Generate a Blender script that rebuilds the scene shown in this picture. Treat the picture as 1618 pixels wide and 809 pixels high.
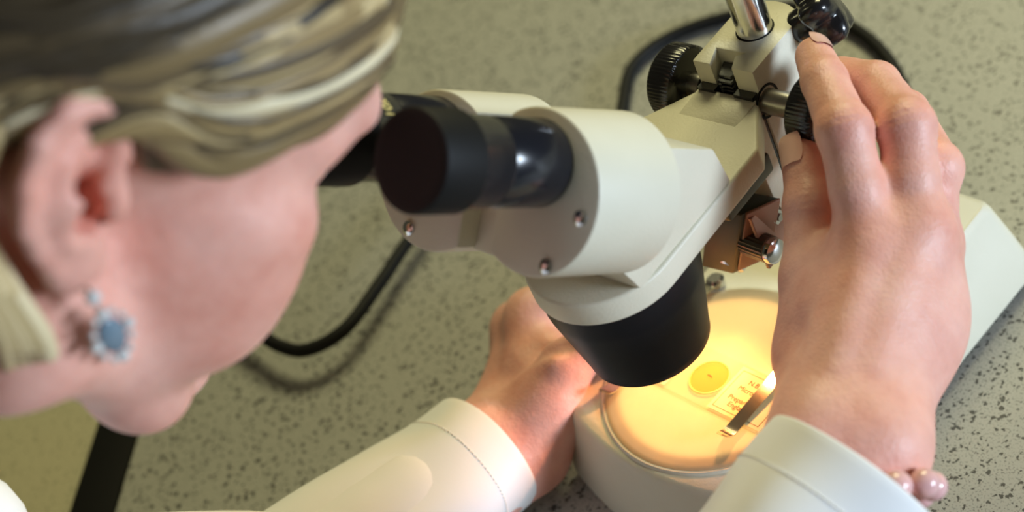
import bpy, bmesh, math, random
import numpy as np
from mathutils import Vector, Matrix

for o in list(bpy.data.objects):
    bpy.data.objects.remove(o)
COL = bpy.context.scene.collection
SC = bpy.context.scene
MM = 0.001

# ------------------------------------------------------------------ camera
def rotv(rv):
    rv = np.array(rv, float); t = np.linalg.norm(rv)
    if t < 1e-12: return np.eye(3)
    k = rv/t; K = np.array([[0,-k[2],k[1]],[k[2],0,-k[0]],[-k[1],k[0],0]])
    return np.eye(3)+math.sin(t)*K+(1-math.cos(t))*K@K
FPX = 2900.0
def make_cam(az, el, D, roll, cx, cy, H):
    c = np.array([math.cos(el)*math.cos(az), math.cos(el)*math.sin(az), math.sin(el)])
    C = np.array([0,0,H])+D*c
    x = np.cross([0,0,1], c); x /= np.linalg.norm(x); y = np.cross(c, x)
    R = np.stack([x,y,c],1)
    d = np.array([(cx-809)/FPX, -(cy-404.5)/FPX, -1]); d /= np.linalg.norm(d)
    a = np.cross(d,[0,0,-1]); s = np.linalg.norm(a); an = math.atan2(s, -d[2])
    return C, R@rotv([0,0,roll])@rotv(a/s*an)
CC, CR = make_cam(-.566,.790,756.3,-.397,1135.4,594.8,46.)
camd = bpy.data.cameras.new('camera'); cam = bpy.data.objects.new('camera', camd); COL.objects.link(cam)
M4 = np.eye(4); M4[:3,:3] = CR; M4[:3,3] = CC*MM
cam.matrix_world = Matrix(M4.tolist())
camd.sensor_width = 36; camd.lens = FPX*36/1618; camd.clip_start = .01
camd.dof.use_dof = True; camd.dof.focus_distance = .692; camd.dof.aperture_fstop = 6.5
SC.camera = cam

def at(px, py, ax, v):                      # where the sight line through a pixel meets the plane x, y or z = v (mm)
    d = CR@np.array([(px-809)/FPX, -(py-404.5)/FPX, -1.]); i = 'xyz'.index(ax)
    return CC+(v-CC[i])/d[i]*d

# the microscope's head assembly is swung 6 degrees about its column
TH = math.radians(6)
RL = np.array([[math.cos(TH),-math.sin(TH),0],[math.sin(TH),math.cos(TH),0],[0,0,1]])
OL = np.array([0,76,0.])
def W(p): return OL+RL@np.array(p, float)
def lat(px, py, ax, v):
    C = RL.T@(CC-OL); d = RL.T@(CR@np.array([(px-809)/FPX, -(py-404.5)/FPX, -1.])); i = 'xyz'.index(ax)
    return C+(v-C[i])/d[i]*d

# ------------------------------------------------------------------ world, lights, exposure
world = bpy.data.worlds.new('world'); SC.world = world; world.use_nodes = True
bg = world.node_tree.nodes['Background']; bg.inputs[0].default_value = (.62,.56,.38,1); bg.inputs[1].default_value = .09
SC.view_settings.view_transform = 'Standard'; SC.view_settings.look = 'None'
SC.view_settings.exposure = 0.0; SC.view_settings.gamma = 1; SC.view_settings.use_curve_mapping = False

def area_light(name, loc, aim, sx, sy, power, color):
    l = bpy.data.lights.new(name,'AREA'); l.shape='RECTANGLE'; l.size=sx; l.size_y=sy; l.energy=power; l.color=color
    o = bpy.data.objects.new(name,l); COL.objects.link(o); o.location=loc
    o.rotation_euler = (Vector(aim)-Vector(loc)).to_track_quat('-Z','Y').to_euler()
    return o
WINDOW_POWER = 88; CEIL_POWER = 27; LAMP_POWER = .75; SUB_POWER = .034
area_light('window_daylight', (2.6,1.0,.55), (0,0,.12), .9, .7, WINDOW_POWER, (.76,.90,1.06))
area_light('ceiling_light', (-.65,1.25,1.55), (-.1,0,.0), 1.0, .6, CEIL_POWER, (1.0,.93,.50))

# ------------------------------------------------------------------ materials
def newmat(name):
    m = bpy.data.materials.new(name); m.use_nodes = True
    nt = m.node_tree; b = nt.nodes['Principled BSDF']
    return m, nt, b
def N(nt, t, **kw):
    n = nt.nodes.new(t)
    for k, v in kw.items():
        if k in n.inputs: n.inputs[k].default_value = v
        else: setattr(n, k, v)
    return n
def coords(nt, scale=1.0):
    tc = N(nt,'ShaderNodeTexCoord'); mp = N(nt,'ShaderNodeMapping'); mp.inputs['Scale'].default_value=(scale,)*3
    nt.links.new(tc.outputs['Object'], mp.inputs['Vector']); return mp.outputs['Vector']
def noise(nt, vec, scale, detail=2, rough=.5):
    n = N(nt,'ShaderNodeTexNoise'); n.inputs['Scale'].default_value=scale; n.inputs['Detail'].default_value=detail; n.inputs['Roughness'].default_value=rough
    nt.links.new(vec, n.inputs['Vector']); return n.outputs['Fac']
def ramp(nt, fac, stops):
    r = N(nt,'ShaderNodeValToRGB'); e = r.color_ramp.elements
    while len(e) < len(stops): e.new(.5)
    for i,(p,c) in enumerate(stops):
        e[i].position = p; e[i].color = (*c,1) if len(c)==3 else c
    nt.links.new(fac, r.inputs['Fac']); return r.outputs['Color']
def mix(nt, fac, a, b, mode='MIX'):
    n = N(nt,'ShaderNodeMix'); n.data_type='RGBA'; n.blend_type=mode
    for inp, v in ((n.inputs[0],fac),(n.inputs[6],a),(n.inputs[7],b)):
        if hasattr(v,'links'): nt.links.new(v, inp)
        else: inp.default_value = v if not isinstance(v, tuple) or len(v)==4 else (*v,1)
    return n.outputs[2]
def bump(nt, b, h, strength, dist):
    n = N(nt,'ShaderNodeBump'); n.inputs['Strength'].default_value=strength; n.inputs['Distance'].default_value=dist
    nt.links.new(h, n.inputs['Height']); nt.links.new(n.outputs[0], b.inputs['Normal'])
def plain(name, color, rough=.5, metal=0, coat=0, spec=None):
    m, nt, b = newmat(name)
    v = coords(nt); f = noise(nt, v, 60, 3)
    c = ramp(nt, f, [(.3,tuple(x*.93 for x in color)),(.7,tuple(min(1,x*1.05) for x in color))])
    nt.links.new(c, b.inputs['Base Color'])
    b.inputs['Roughness'].default_value=rough; b.inputs['Metallic'].default_value=metal; b.inputs['Coat Weight'].default_value=coat
    if spec is not None: b.inputs['Specular IOR Level'].default_value=spec
    return m

def mat_paint():
    m, nt, b = newmat('cream_enamel')
    v = coords(nt); f = noise(nt, v, 900, 3, .6); g = noise(nt, v, 25, 3)
    c = ramp(nt, g, [(.3,(.66,.63,.50)),(.75,(.72,.69,.56))])
    sp = ramp(nt, noise(nt, v, 420, 2), [(.68,(0,0,0)),(.80,(1,1,1))])
    c = mix(nt, .0, c, (.5,.45,.33,1))
    nt.links.new(c, b.inputs['Base Color']); b.inputs['Roughness'].default_value=.42
    bump(nt, b, f, .35, .0004); return m
def mat_bench(name, base, dark, sp=1.0):
    m, nt, b = newmat(name); v = coords(nt)
    g = noise(nt, v, 6, 4)
    c = ramp(nt, g, [(.3,tuple(x*.94 for x in base)),(.7,tuple(x*1.05 for x in base))])
    vo = N(nt,'ShaderNodeTexVoronoi'); vo.inputs['Scale'].default_value=430; vo.inputs['Randomness'].default_value=1
    nv = N(nt,'ShaderNodeTexNoise'); nv.inputs['Scale'].default_value=380; nv.inputs['Detail'].default_value=2
    nt.links.new(v, nv.inputs['Vector'])
    dd = N(nt,'ShaderNodeVectorMath', operation='MULTIPLY_ADD'); nt.links.new(nv.outputs['Color'], dd.inputs[0]); dd.inputs[1].default_value=(.004,.004,.004)
    nt.links.new(v, dd.inputs[2]); nt.links.new(dd.outputs[0], vo.inputs['Vector'])
    # few cells carry a fleck: fleck size varies by the cell's own random colour
    sep = N(nt,'ShaderNodeSeparateColor'); nt.links.new(vo.outputs['Color'], sep.inputs[0])
    th = N(nt,'ShaderNodeMath', operation='MULTIPLY_ADD'); nt.links.new(sep.outputs[0], th.inputs[0]); th.inputs[1].default_value=.95; th.inputs[2].default_value=-.40
    ls = N(nt,'ShaderNodeMath', operation='LESS_THAN'); nt.links.new(vo.outputs['Distance'], ls.inputs[0]); nt.links.new(th.outputs[0], ls.inputs[1])
    fine = ramp(nt, noise(nt, v, 1000, 2, .6), [(.56,(0,0,0)),(.62,(1,1,1))])
    c = mix(nt, fine, c, tuple(.5*x+.5*y for x,y in zip(base,dark))+(1,))
    big = ramp(nt, noise(nt, v, 290, 1, .4), [(.69,(0,0,0)),(.72,(1,1,1))])
    s1 = N(nt,'ShaderNodeMath', operation='MULTIPLY'); nt.links.new(ls.outputs[0], s1.inputs[0]); s1.inputs[1].default_value=.9*sp
    c = mix(nt, s1.outputs[0], c, (*dark,1))
    s2 = N(nt,'ShaderNodeMath', operation='MULTIPLY'); nt.links.new(big, s2.inputs[0]); s2.inputs[1].default_value=.9*sp
    c = mix(nt, s2.outputs[0], c, (*dark,1))
    nt.links.new(c, b.inputs['Base Color']); b.inputs['Roughness'].default_value=.5
    return m
def mat_skin():
    m, nt, b = newmat('skin'); v = coords(nt)
    g = noise(nt, v, 38, 4, .6); h = noise(nt, v, 130, 3, .6)
    c = ramp(nt, g, [(.30,(.74,.33,.25)),(.50,(.83,.43,.34)),(.72,(.87,.50,.41))])
    c2 = ramp(nt, h, [(.3,(.86,.80,.80)),(.6,(1,1,1))])
    c = mix(nt, .5, c, c2, 'MULTIPLY')
    at_ = N(nt,'ShaderNodeAttribute', attribute_name='blush_and_shade')
    c = mix(nt, at_.outputs['Fac'], c, (.70,.24,.16,1))
    nt.links.new(c, b.inputs['Base Color'])
    b.inputs['Roughness'].default_value=.47; b.inputs['Subsurface Weight'].default_value=.22
    b.inputs['Subsurface Radius'].default_value=(1,.35,.2); b.inputs['Subsurface Scale'].default_value=.004
    vo = N(nt,'ShaderNodeTexVoronoi'); vo.inputs['Scale'].default_value=900; nt.links.new(v, vo.inputs['Vector'])
    bn = noise(nt, v, 300, 4, .65)
    ad = N(nt,'ShaderNodeMath', operation='MULTIPLY_ADD'); nt.links.new(vo.outputs['Distance'], ad.inputs[0]); ad.inputs[1].default_value=.35; nt.links.new(bn, ad.inputs[2])
    bump(nt, b, ad.outputs[0], .42, .0007); return m
def mat_hair():
    m, nt, b = newmat('blonde_hair')
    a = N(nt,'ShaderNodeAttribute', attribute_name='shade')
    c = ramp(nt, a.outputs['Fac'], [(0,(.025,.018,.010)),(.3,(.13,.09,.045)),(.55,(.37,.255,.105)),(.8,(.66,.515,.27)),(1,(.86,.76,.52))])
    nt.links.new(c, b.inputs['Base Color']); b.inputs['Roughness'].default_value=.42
    v = coords(nt); f = noise(nt, v, 500, 2); bump(nt, b, f, .3, .0006); return m
def mat_cloth():
    m, nt, b = newmat('white_cotton_twill'); v = coords(nt)
    w = N(nt,'ShaderNodeTexWave'); w.wave_type='BANDS'; w.bands_direction='DIAGONAL'; w.inputs['Scale'].default_value=330; w.inputs['Distortion'].default_value=.6
    nt.links.new(v, w.inputs['Vector'])
    f = noise(nt, v, 22, 4)
    c = ramp(nt, f, [(.3,(.83,.83,.83)),(.7,(.86,.86,.86))])
    c = mix(nt, .5, c, c)
    nt.links.new(c, b.inputs['Base Color']); b.inputs['Roughness'].default_value=.85; b.inputs['Specular IOR Level'].default_value=.2
    b.inputs['Sheen Weight'].default_value=.15
    bump(nt, b, noise(nt, v, 900, 3, .7), .18, .0003); return m
def mat_metal(name, col, rough):
    m, nt, b = newmat(name); v = coords(nt); f = noise(nt, v, 300, 3)
    c = ramp(nt, f, [(.3,tuple(x*.88 for x in col)),(.7,col)])
    nt.links.new(c, b.inputs['Base Color']); b.inputs['Metallic'].default_value=1; b.inputs['Roughness'].default_value=rough
    bump(nt, b, f, .08, .0002); return m
def mat_plate():
    m, nt, b = newmat('frosted_stage_glass'); v = coords(nt)
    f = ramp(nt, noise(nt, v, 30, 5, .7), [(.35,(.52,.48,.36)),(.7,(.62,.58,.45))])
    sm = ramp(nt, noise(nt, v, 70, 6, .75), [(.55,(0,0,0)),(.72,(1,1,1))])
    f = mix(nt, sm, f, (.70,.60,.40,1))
    nt.links.new(f, b.inputs['Base Color']); b.inputs['Roughness'].default_value=.35
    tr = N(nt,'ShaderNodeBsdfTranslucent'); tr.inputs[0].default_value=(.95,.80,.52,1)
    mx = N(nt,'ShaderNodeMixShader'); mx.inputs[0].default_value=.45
    out = nt.nodes['Material Output']
    nt.links.new(b.outputs[0], mx.inputs[1]); nt.links.new(tr.outputs[0], mx.inputs[2]); nt.links.new(mx.outputs[0], out.inputs[0]); return m
def mat_glass(name, col=(1,1,1), alpha=.18):
    m, nt, b = newmat(name)
    tr = N(nt,'ShaderNodeBsdfTransparent'); tr.inputs[0].default_value=(*col,1)
    b.inputs['Base Color'].default_value=(*[c*.9 for c in col],1); b.inputs['Roughness'].default_value=.05
    mx = N(nt,'ShaderNodeMixShader'); mx.inputs[0].default_value=alpha
    nt.links.new(tr.outputs[0], mx.inputs[1]); nt.links.new(b.outputs[0], mx.inputs[2])
    nt.links.new(mx.outputs[0], nt.nodes['Material Output'].inputs[0])
    f = noise(nt, coords(nt), 900, 2); bump(nt, b, f, .05, .0002); return m

PAINT = mat_paint()
BENCH = mat_bench('speckled_laminate', (.48,.48,.44), (.045,.045,.045))
BENCH2 = mat_bench('khaki_laminate', (.50,.47,.32), (.20,.18,.11), .5)
SKIN = mat_skin(); HAIR = mat_hair(); CLOTH = mat_cloth()
BLACK = plain('black_gloss_plastic', (.010,.010,.012), .22, coat=.3)
BLACKM = plain('black_anodised', (.007,.008,.013), .20, spec=.8)
RUBBER = plain('black_rubber', (.007,.007,.007), .6, spec=.2)
SHROUD = plain('black_shroud_paint', (.006,.006,.008), .45, spec=.25)
CHROME = mat_metal('chrome', (.72,.72,.72), .16)
STEEL = mat_metal('dull_steel', (.46,.44,.40), .3)
DARKST = mat_metal('dark_steel', (.16,.15,.13), .35)
SPRING = mat_metal('spring_steel', (.80,.74,.62), .14)
OLIVE = plain('olive_grey_enamel', (.065,.07,.048), .45)
GLOWTINT = plain('glow_tinted_cover', (.34,.17,.11), .35)  # cover metal, with the lamp's orange glow put into its colour
GOLD = plain('gold_lettering', (.75,.62,.22), .4)
PLATE = mat_plate(); GLASS = mat_glass('slide_glass', (.95,.94,.86), .15); COVER = mat_glass('mountant', (.94,.84,.45), .12)
PAPER = plain('cream_paper_label', (.88,.78,.42), .6)
INK = plain('dark_ink', (.02,.01,.006), .7, spec=.1)
NAILM = plain('fingernail', (.84,.52,.44), .22)
LIPM = plain('eye_white', (.75,.72,.68), .2)
BROWN = plain('brown_specimen', (.25,.08,.02), .6)
IRIS = plain('blue_iris', (.08,.13,.2), .2)
STRAP = plain('black_edging', (.006,.006,.006), .7, spec=.2)
PINK = plain('pink_glass_bead', (.80,.47,.46), .15, coat=.5)
STONE = plain('blue_grey_stone', (.16,.23,.29), .15, coat=.5)
PALE = plain('pale_crystal', (.66,.66,.64), .15, coat=.5)
FLOORM = plain('grey_vinyl_floor', (.22,.21,.17), .5)
THREAD = plain('white_thread', (.92,.90,.85), .8)
WOOD = plain('pale_bench_panel', (.45,.40,.30), .6)

# ------------------------------------------------------------------ object helpers
def link_mesh(name, me, mat, parent=None):
    o = bpy.data.objects.new(name, me); COL.objects.link(o)
    if mat: me.materials.append(mat)
    if parent: o.parent = parent
    return o
def obj(name, bm, mat, parent=None, ang=40, bev=0, seg=2, scale=MM):
    bmesh.ops.remove_doubles(bm, verts=bm.verts, dist=1e-4)
    bmesh.ops.recalc_face_normals(bm, faces=bm.faces)
    if bev:
        es = [e for e in bm.edges if len(e.link_faces)==2 and e.calc_face_angle(0) > math.radians(30)]
        if es: bmesh.ops.bevel(bm, geom=es, offset=bev, segments=seg, profile=.5, affect='EDGES', clamp_overlap=True)
    for f in bm.faces: f.smooth = True
    for e in bm.edges:
        if len(e.link_faces)==2 and e.calc_face_angle(0) > math.radians(ang): e.smooth = False
    if scale != 1: bmesh.ops.scale(bm, vec=(scale,)*3, verts=bm.verts)
    me = bpy.data.meshes.new(name); bm.to_mesh(me); bm.free()
    return link_mesh(name, me, mat, parent)
def thing(name, label, cat, group=None, loc=(0,0,0)):
    o = bpy.data.objects.new(name, None); COL.objects.link(o); o.empty_display_size=.02
    o['label']=label; o['category']=cat; o.location=loc
    if group: o['group']=group
    return o
def tag(o, label, cat, group=None):
    o['label']=label; o['category']=cat
    if group: o['group']=group
    return o
def unit(v): v=np.array(v,float); return v/np.linalg.norm(v)
def frame(ax, up=(0,0,1)):
    ax = unit(ax); u = np.array(up,float)
    if abs(np.dot(ax,u))>.98: u = np.array([1.,0,0])
    x = unit(np.cross(u,ax)); y = np.cross(ax,x); return x, y, ax
def lathe(bm, p, ax, prof, seg=48, fn=None, cap=True):
    """prof: list of (distance along axis, radius)"""
    x,y,z = frame(ax); p=np.array(p,float); rings=[]
    for (t,r) in prof:
        ring=[]
        for i in range(seg):
            a=2*math.pi*i/seg; rr = r*(fn(a,t) if fn else 1)
            ring.append(bm.verts.new(p+z*t+rr*(x*math.cos(a)+y*math.sin(a))))
        rings.append(ring)
    for A,B in zip(rings,rings[1:]):
        for i in range(seg): bm.faces.new((A[i],A[(i+1)%seg],B[(i+1)%seg],B[i]))
    if cap: bm.faces.new(rings[0][::-1]); bm.faces.new(rings[-1])
def prism(bm, pts, axis='z', lo=0, hi=1, tf=None):
    def mk(q,h):
        v = {'z':(q[0],q[1],h),'x':(h,q[0],q[1]),'y':(q[0],h,q[1])}[axis]
        return bm.verts.new(tf(v) if tf else v)
    A=[mk(q,lo) for q in pts]; B=[mk(q,hi) for q in pts]; n=len(pts)
    for i in range(n): bm.faces.new((A[i],A[(i+1)%n],B[(i+1)%n],B[i]))
    bm.faces.new(A[::-1]); bm.faces.new(B)
def loft(bm, rings, cap=(True,True)):
    R=[[bm.verts.new(tuple(p)) for p in r] for r in rings]; n=len(R[0])
    for A,B in zip(R,R[1:]):
        for i in range(n): bm.faces.new((A[i],A[(i+1)%n],B[(i+1)%n],B[i]))
    if cap[0]: bm.faces.new(R[0][::-1])
    if cap[1]: bm.faces.new(R[-1])
    return R
def catmull(P, n=8):
    P=[np.array(p,float) for p in P]; Q=[2*P[0]-P[1]]+P+[2*P[-1]-P[-2]]; out=[]
    for i in range(1,len(Q)-2):
        for k in range(n):
            t=k/n; a,b,c,d=Q[i-1:i+3]
            out.append(.5*((2*b)+(c-a)*t+(2*a-5*b+4*c-d)*t*t+(-a+3*b-3*c+d)*t**3))
    out.append(P[-1]); return out
def tube(bm, path, r, seg=12, flat=1.0):
    path=[np.array(p,float) for p in path]; n=len(path)
    T=[unit(path[min(i+1,n-1)]-path[max(i-1,0)]) for i in range(n)]
    x,y,_=frame(T[0]); rings=[]
    for i in range(n):
        x = unit(x-np.dot(x,T[i])*T[i]); y=np.cross(T[i],x); rr = r(i/(n-1)) if callable(r) else r
        rings.append([path[i]+rr*(x*math.cos(2*math.pi*k/seg)+flat*y*math.sin(2*math.pi*k/seg)) for k in range(seg)])
    loft(bm, rings)
def rounded(pts, rad, n=6):
    """round the corners of a polygon; rad: one number or one per corner"""
    out=[]; m=len(pts)
    for i,p in enumerate(pts):
        r = rad[i] if hasattr(rad,'__len__') else rad
        p=np.array(p,float); a=np.array(pts[i-1],float); c=np.array(pts[(i+1)%m],float)
        if r<=0: out.append(tuple(p)); continue
        u=unit(a-p); v=unit(c-p); ang=math.acos(max(-1,min(1,float(u@v)))); d=min(r/math.tan(ang/2), .49*np.linalg.norm(a-p), .49*np.linalg.norm(c-p))
        for k in range(n+1):
            t=k/n; out.append(tuple((1-t)**2*(p+u*d)+2*t*(1-t)*p+t*t*(p+v*d)))
    return out

# ------------------------------------------------------------------ setting
bm=bmesh.new(); bmesh.ops.create_cube(bm,size=1); bmesh.ops.scale(bm,vec=(5000,5000,20),verts=bm.verts); bmesh.ops.translate(bm,vec=(-300,200,-920),verts=bm.verts)
fl=obj('floor',bm,FLOORM); fl['kind']='structure'

# bench tops: the seam between the two runs where the black edging lies
sA = at(220,680,'z',0)[:2]; sB = at(181,809,'z',0)[:2]; sd = unit(sB-sA); sn = np.array([sd[1],-sd[0]])
if sn@(np.array([0,0])-sA) > 0: sn=-sn                       # points away from the microscope
P0 = sA-sd*900; P1 = sA+sd*230
bench = thing('laboratory_bench','grey speckled laminate laboratory bench carrying the microscope','bench')
bm=bmesh.new(); prism(bm,[tuple(P1),tuple(P1-sn*1300),tuple(P0-sn*1300),tuple(P0)],'z',-30,0); obj('worktop',bm,BENCH,bench,bev=1)
def leg_at(x,y,par):
    bm=bmesh.new(); prism(bm,rounded([(x-25,y-25),(x+25,y-25),(x+25,y+25),(x-25,y+25)],6,3),'z',-910,-30); obj('leg',bm,STEEL,par)
for q in (P1-sn*60-sd*50, P1-sn*1240-sd*50, P0-sn*60+sd*50, P0-sn*1240+sd*50): leg_at(q[0],q[1],bench)
WID=26
bm=bmesh.new(); prism(bm,[tuple(P1+sn*.0),tuple(P0+sn*.0),tuple(P0+sn*WID),tuple(P1+sn*WID)],'z',-28,1.6); obj('edge_strip',bm,STRAP,bench,bev=.6)['label']='black edging strip between the bench tops'
b2 = thing('laboratory_bench','yellowish khaki bench beyond the black edging strip, below the chin','bench')
bm=bmesh.new(); prism(bm,[tuple(P1+sn*(WID+.2)),tuple(P0+sn*(WID+.2)),tuple(P0+sn*800),tuple(P1+sn*800)],'z',-30,0); obj('worktop',bm,BENCH2,b2,bev=1)
for q in (P1+sn*80-sd*50, P1+sn*740-sd*50, P0+sn*80+sd*50, P0+sn*740+sd*50): leg_at(q[0],q[1],b2)

# ------------------------------------------------------------------ microscope
mic = thing('stereo_microscope','cream enamelled stereo microscope with black eyepieces, lamp-lit stage and chrome column','microscope')
# base
def base_outline(wf, wr, yf, yr, bul, rad):
    pts=[(-wr,yr),(-wf,yf)]
    for k in range(1,10):
        t=k/10; x=-wf+2*wf*t; pts.append((x,yf-bul*(1-(x/wf)**2)))
    pts += [(wf,yf),(wr,yr)]
    return rounded(pts,[rad,12]+[0]*9+[12,rad],6)
bt = base_outline(54,42,-42,131,11,5); bb = base_outline(61,54,-49,138,12,7)
def lerp(A,B,t): return [(a[0]+(b[0]-a[0])*t, a[1]+(b[1]-a[1])*t) for a,b in zip(A,B)]
def shrink(A,d): return [tuple(np.array(a)-d*unit(np.array(a)-np.array([0,40]))) for a in A]
rings=[]
for z,t,s in ((3,0,6),(4.5,0,1.2),(7,.02,0),(24,.45,0),(41,.93,0),(43.6,1,.5),(45,1,2.6)):
    rings.append([(p[0],p[1],z) for p in shrink(lerp(bb,bt,t),s)])
bm=bmesh.new(); loft(bm, rings)
base = obj('base',bm,PAINT,mic,ang=35)
# cut the stage opening as an annular collar: a raised lip round the plate
bm=bmesh.new()
lathe(bm,(0,0,44.2),(0,0,1),[(0,50.6),(1.2,50.4),(1.9,49.6),(1.9,48.7),(.4,48.7)],96,cap=False); obj('stage_rim',bm,PAINT,mic)
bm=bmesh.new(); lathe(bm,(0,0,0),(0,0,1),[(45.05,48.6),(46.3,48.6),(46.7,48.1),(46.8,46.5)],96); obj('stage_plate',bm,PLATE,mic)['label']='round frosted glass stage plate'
for x,y in ((-46,-38),(46,-38),(-42,120),(44,122)):
    bm=bmesh.new(); lathe(bm,(x,y,0),(0,0,1),[(0,7.5),(1,8),(5,8)],24); obj('rubber_foot',bm,RUBBER,mic)
# hairline scuff on the right flank
dgm=bpy.context.evaluated_depsgraph_get(); dgm.update()
def on_base(px,py):
    d=CR@np.array([(px-809)/FPX, -(py-404.5)/FPX, -1.]); ok,loc,nn,_=base.ray_cast(Vector(CC*MM),Vector(d).normalized())
    return np.array(loc)/MM+np.array(nn)*.1
for arc in (((1515,521),(1522,523),(1525,530),(1522,541)),((1519,544),(1515,550),(1512,554))):
    bm=bmesh.new(); tube(bm,catmull([on_base(*q) for q in arc],4),.22,6); obj('scuff',bm,OLIVE,base)
def polyline_pts(pxs): return [at(px,py,'z',30) for px,py in pxs]
# stage clips
for x,yt in ((25.5,-25.5),(-35.5,-32.5)):
    path=[(x,40,47.6),(x,34,49.2),(x,20,50.2),(x,0,49.6),(x,yt+9,48.6),(x,yt+4,48.7),(x,yt+1,50.2),(x,yt-1.0,52.4)]
    P=catmull(path,4); bm=bmesh.new(); rings=[]
    for i,p in enumerate(P):
        w = 3.0 if i < len(P)-4 else 3.0-.45*(i-len(P)+5)
        rings.append([p+np.array(q) for q in ((-w,0,-.3),(w,0,-.3),(w,0,.3),(-w,0,.3))])
    loft(bm,rings); cl=obj('stage_clip',bm,SPRING,mic,ang=50)
    bm=bmesh.new(); lathe(bm,(x,40,46.8),(0,0,1),[(0,4),(2.5,4),(3.6,2.8)],24); obj('clip_screw',bm,CHROME,cl)
# column
bm=bmesh.new(); lathe(bm,W((0,0,45)),(0,0,1),[(0,16),(4,16),(6,14),(12,13),(13.5,11.5)],48); obj('column_collar',bm,PAINT,mic)
bm=bmesh.new(); lathe(bm,W((0,0,45)),(0,0,1),[(0,7),(198,7),(200,6)],48); obj('column',bm,CHROME,mic,ang=30)
# focus block with dovetail slot
L_=lambda v: W(v)
blk=[(-14.5,-22.5),(-6,-22.5),(-9.2,-13.5),(4.2,-13.5),(1.2,-16),(4.0,-22.5),(14,-22.5),(14,6)]
blk+= [(14*math.cos(t)*1.0, 6+11*math.sin(t)) for t in np.linspace(.15,math.pi-.15,12)]+[(-14.5,6)]
bm=bmesh.new(); prism(bm,blk,'z',96,170,L_); fb=obj('focus_block',bm,PAINT,mic,bev=.7)
# screw ring hole for the column: dark ring
bm=bmesh.new(); lathe(bm,W((0,0,170)),(0,0,1),[(-.5,7.6),(.15,7.6),(.15,7.0),(-.5,7.0)],48,cap=False); obj('column_gap',bm,RUBBER,fb)
# rack in the slot
bm=bmesh.new(); prism(bm,[(-7.4,-14),(2.4,-14),(1,-21.5),(-4.6,-21.5)],'z',99,164,L_)
for k in range(22):
    z=120+k*2.0; prism(bm,[(-4.2,-21.4),(2.4,-21.4),(2.4,-23.6),(-4.2,-23.6)],'z',z,z+1,L_)
obj('rack',bm,BLACKM,fb,bev=.15,seg=1)
# dark dovetail plate between block and arm
bm=bmesh.new(); prism(bm,[(-13,-22.6),(-5,-22.6),(-5,-26),(-13,-26)],'z',101,160,L_); prism(bm,[(4,-22.6),(13,-22.6),(13,-26),(4,-26)],'z',101,160,L_)
obj('dovetail',bm,BLACKM,fb)
# white dot screw on the arm's side
# arm carrier + slab (one casting)
ca=[(-24.6,158.4),(-24.6,97),(-29,97),(-33.5,114),(-35.5,146),(-40,157.6)]
bm=bmesh.new(); prism(bm,ca,'x',-14,14,L_); obj('slide_carrier',bm,PAINT,mic,bev=.8)
th=np.linspace(0,math.pi,28)
slab=[(14,-25),(29,-47)]+[(30*math.cos(t),-108-30*math.sin(t)) for t in th]+[(-29,-47),(-14,-25)]
bm=bmesh.new(); prism(bm,slab,'z',146.5,157.6,L_); arm=obj('arm',bm,PAINT,mic,ang=35,bev=1.4,seg=3)
A_=math.radians(43); AX=np.array([0,-math.cos(A_),math.sin(A_)]); BX=np.array([0,math.sin(A_),math.cos(A_)])
def tl(x,b_,k): return W(np.array([x,0,0])+BX*b_+AX*k)
AXW=RL@AX
# wedge
wz=[(-64,157),(-66.5,175),(-97,203.5),(-126,172),(-121,157)]
bm=bmesh.new(); prism(bm,wz,'x',-28,28.6,L_); obj('prism_housing',bm,PAINT,mic,bev=1.2)
# two prism drums with the eyepiece tubes
def drum(xd,bd,cutx,side,tx,tb,k0=207,k1=249,rr=28):
    pts=[]
    for i in range(64):
        t=2*math.pi*i/64; x=rr*math.cos(t); y=rr*math.sin(t)
        pts.append((x,y))
    # cut flat on the inner side
    out=[]
    for x,y in pts:
        xx=xd+x
        if side>0: xx=max(xx,cutx)
        else: xx=min(xx,cutx)
        out.append((xx,bd+y))
    dedup=[]
    for q in out:
        if not dedup or np.hypot(q[0]-dedup[-1][0],q[1]-dedup[-1][1])>.3: dedup.append(q)
    rings=[[tl(q[0],q[1],k) for q in dedup] for k in (k0,)]
    c=np.array([xd,bd])
    def ins(d): return [tuple(np.array(q)-d*unit(np.array(q)-c)) for q in dedup]
    rings=[]
    for k,d in ((k0,0),(k1-1.2,0),(k1-.4,.3),(k1,1.1)):
        rings.append([tl(q[0],q[1],k) for q in ins(d)])
    bm=bmesh.new(); loft(bm,rings); d=obj('prism_drum',bm,PAINT,mic,ang=35)
    for (sx,sb) in (((21.5,-4),(10.5,-22.5)) if side>0 else ((-21,-6),(-8,-22))):
        bm=bmesh.new(); lathe(bm,tl(xd+sx,bd+sb,k1-.4),AXW,[(0,2.7),(1.2,2.6),(1.9,1.6),(2.1,.5)],20); obj('screw',bm,CHROME,d)
    # eyepiece
    p=tl(tx,tb,k1)
    e=bmesh.new(); lathe(e,p,AXW,[(-2,13.2),(.6,14.3),(1.5,14.7),(26,14.7),(26.6,14.3),(27.4,14.3),(28,14.9),(40,14.9),(41,15.6),(52,15.9),(57,15.9),(58.6,15.0),(58.8,11.0),(57.2,9.0)],64)
    ep=obj('eyepiece',e,BLACKM,mic,ang=50)
    e=bmesh.new(); lathe(e,p,AXW,[(41.5,15.9),(42,16.5),(57.5,16.6),(58.9,16.0),(59.4,14.8),(59.2,12.6)],64,fn=lambda a,t:1+.008*math.cos(36*a)*(42.2<t<57)); obj('eyecup',e,RUBBER,ep)
    e=bmesh.new(); lathe(e,p,AXW,[(56.8,9.3),(57.6,7.5),(58.1,4.5),(58.3,1)],40); obj('eye_lens',e,mat_eye,ep)
    return ep
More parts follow.
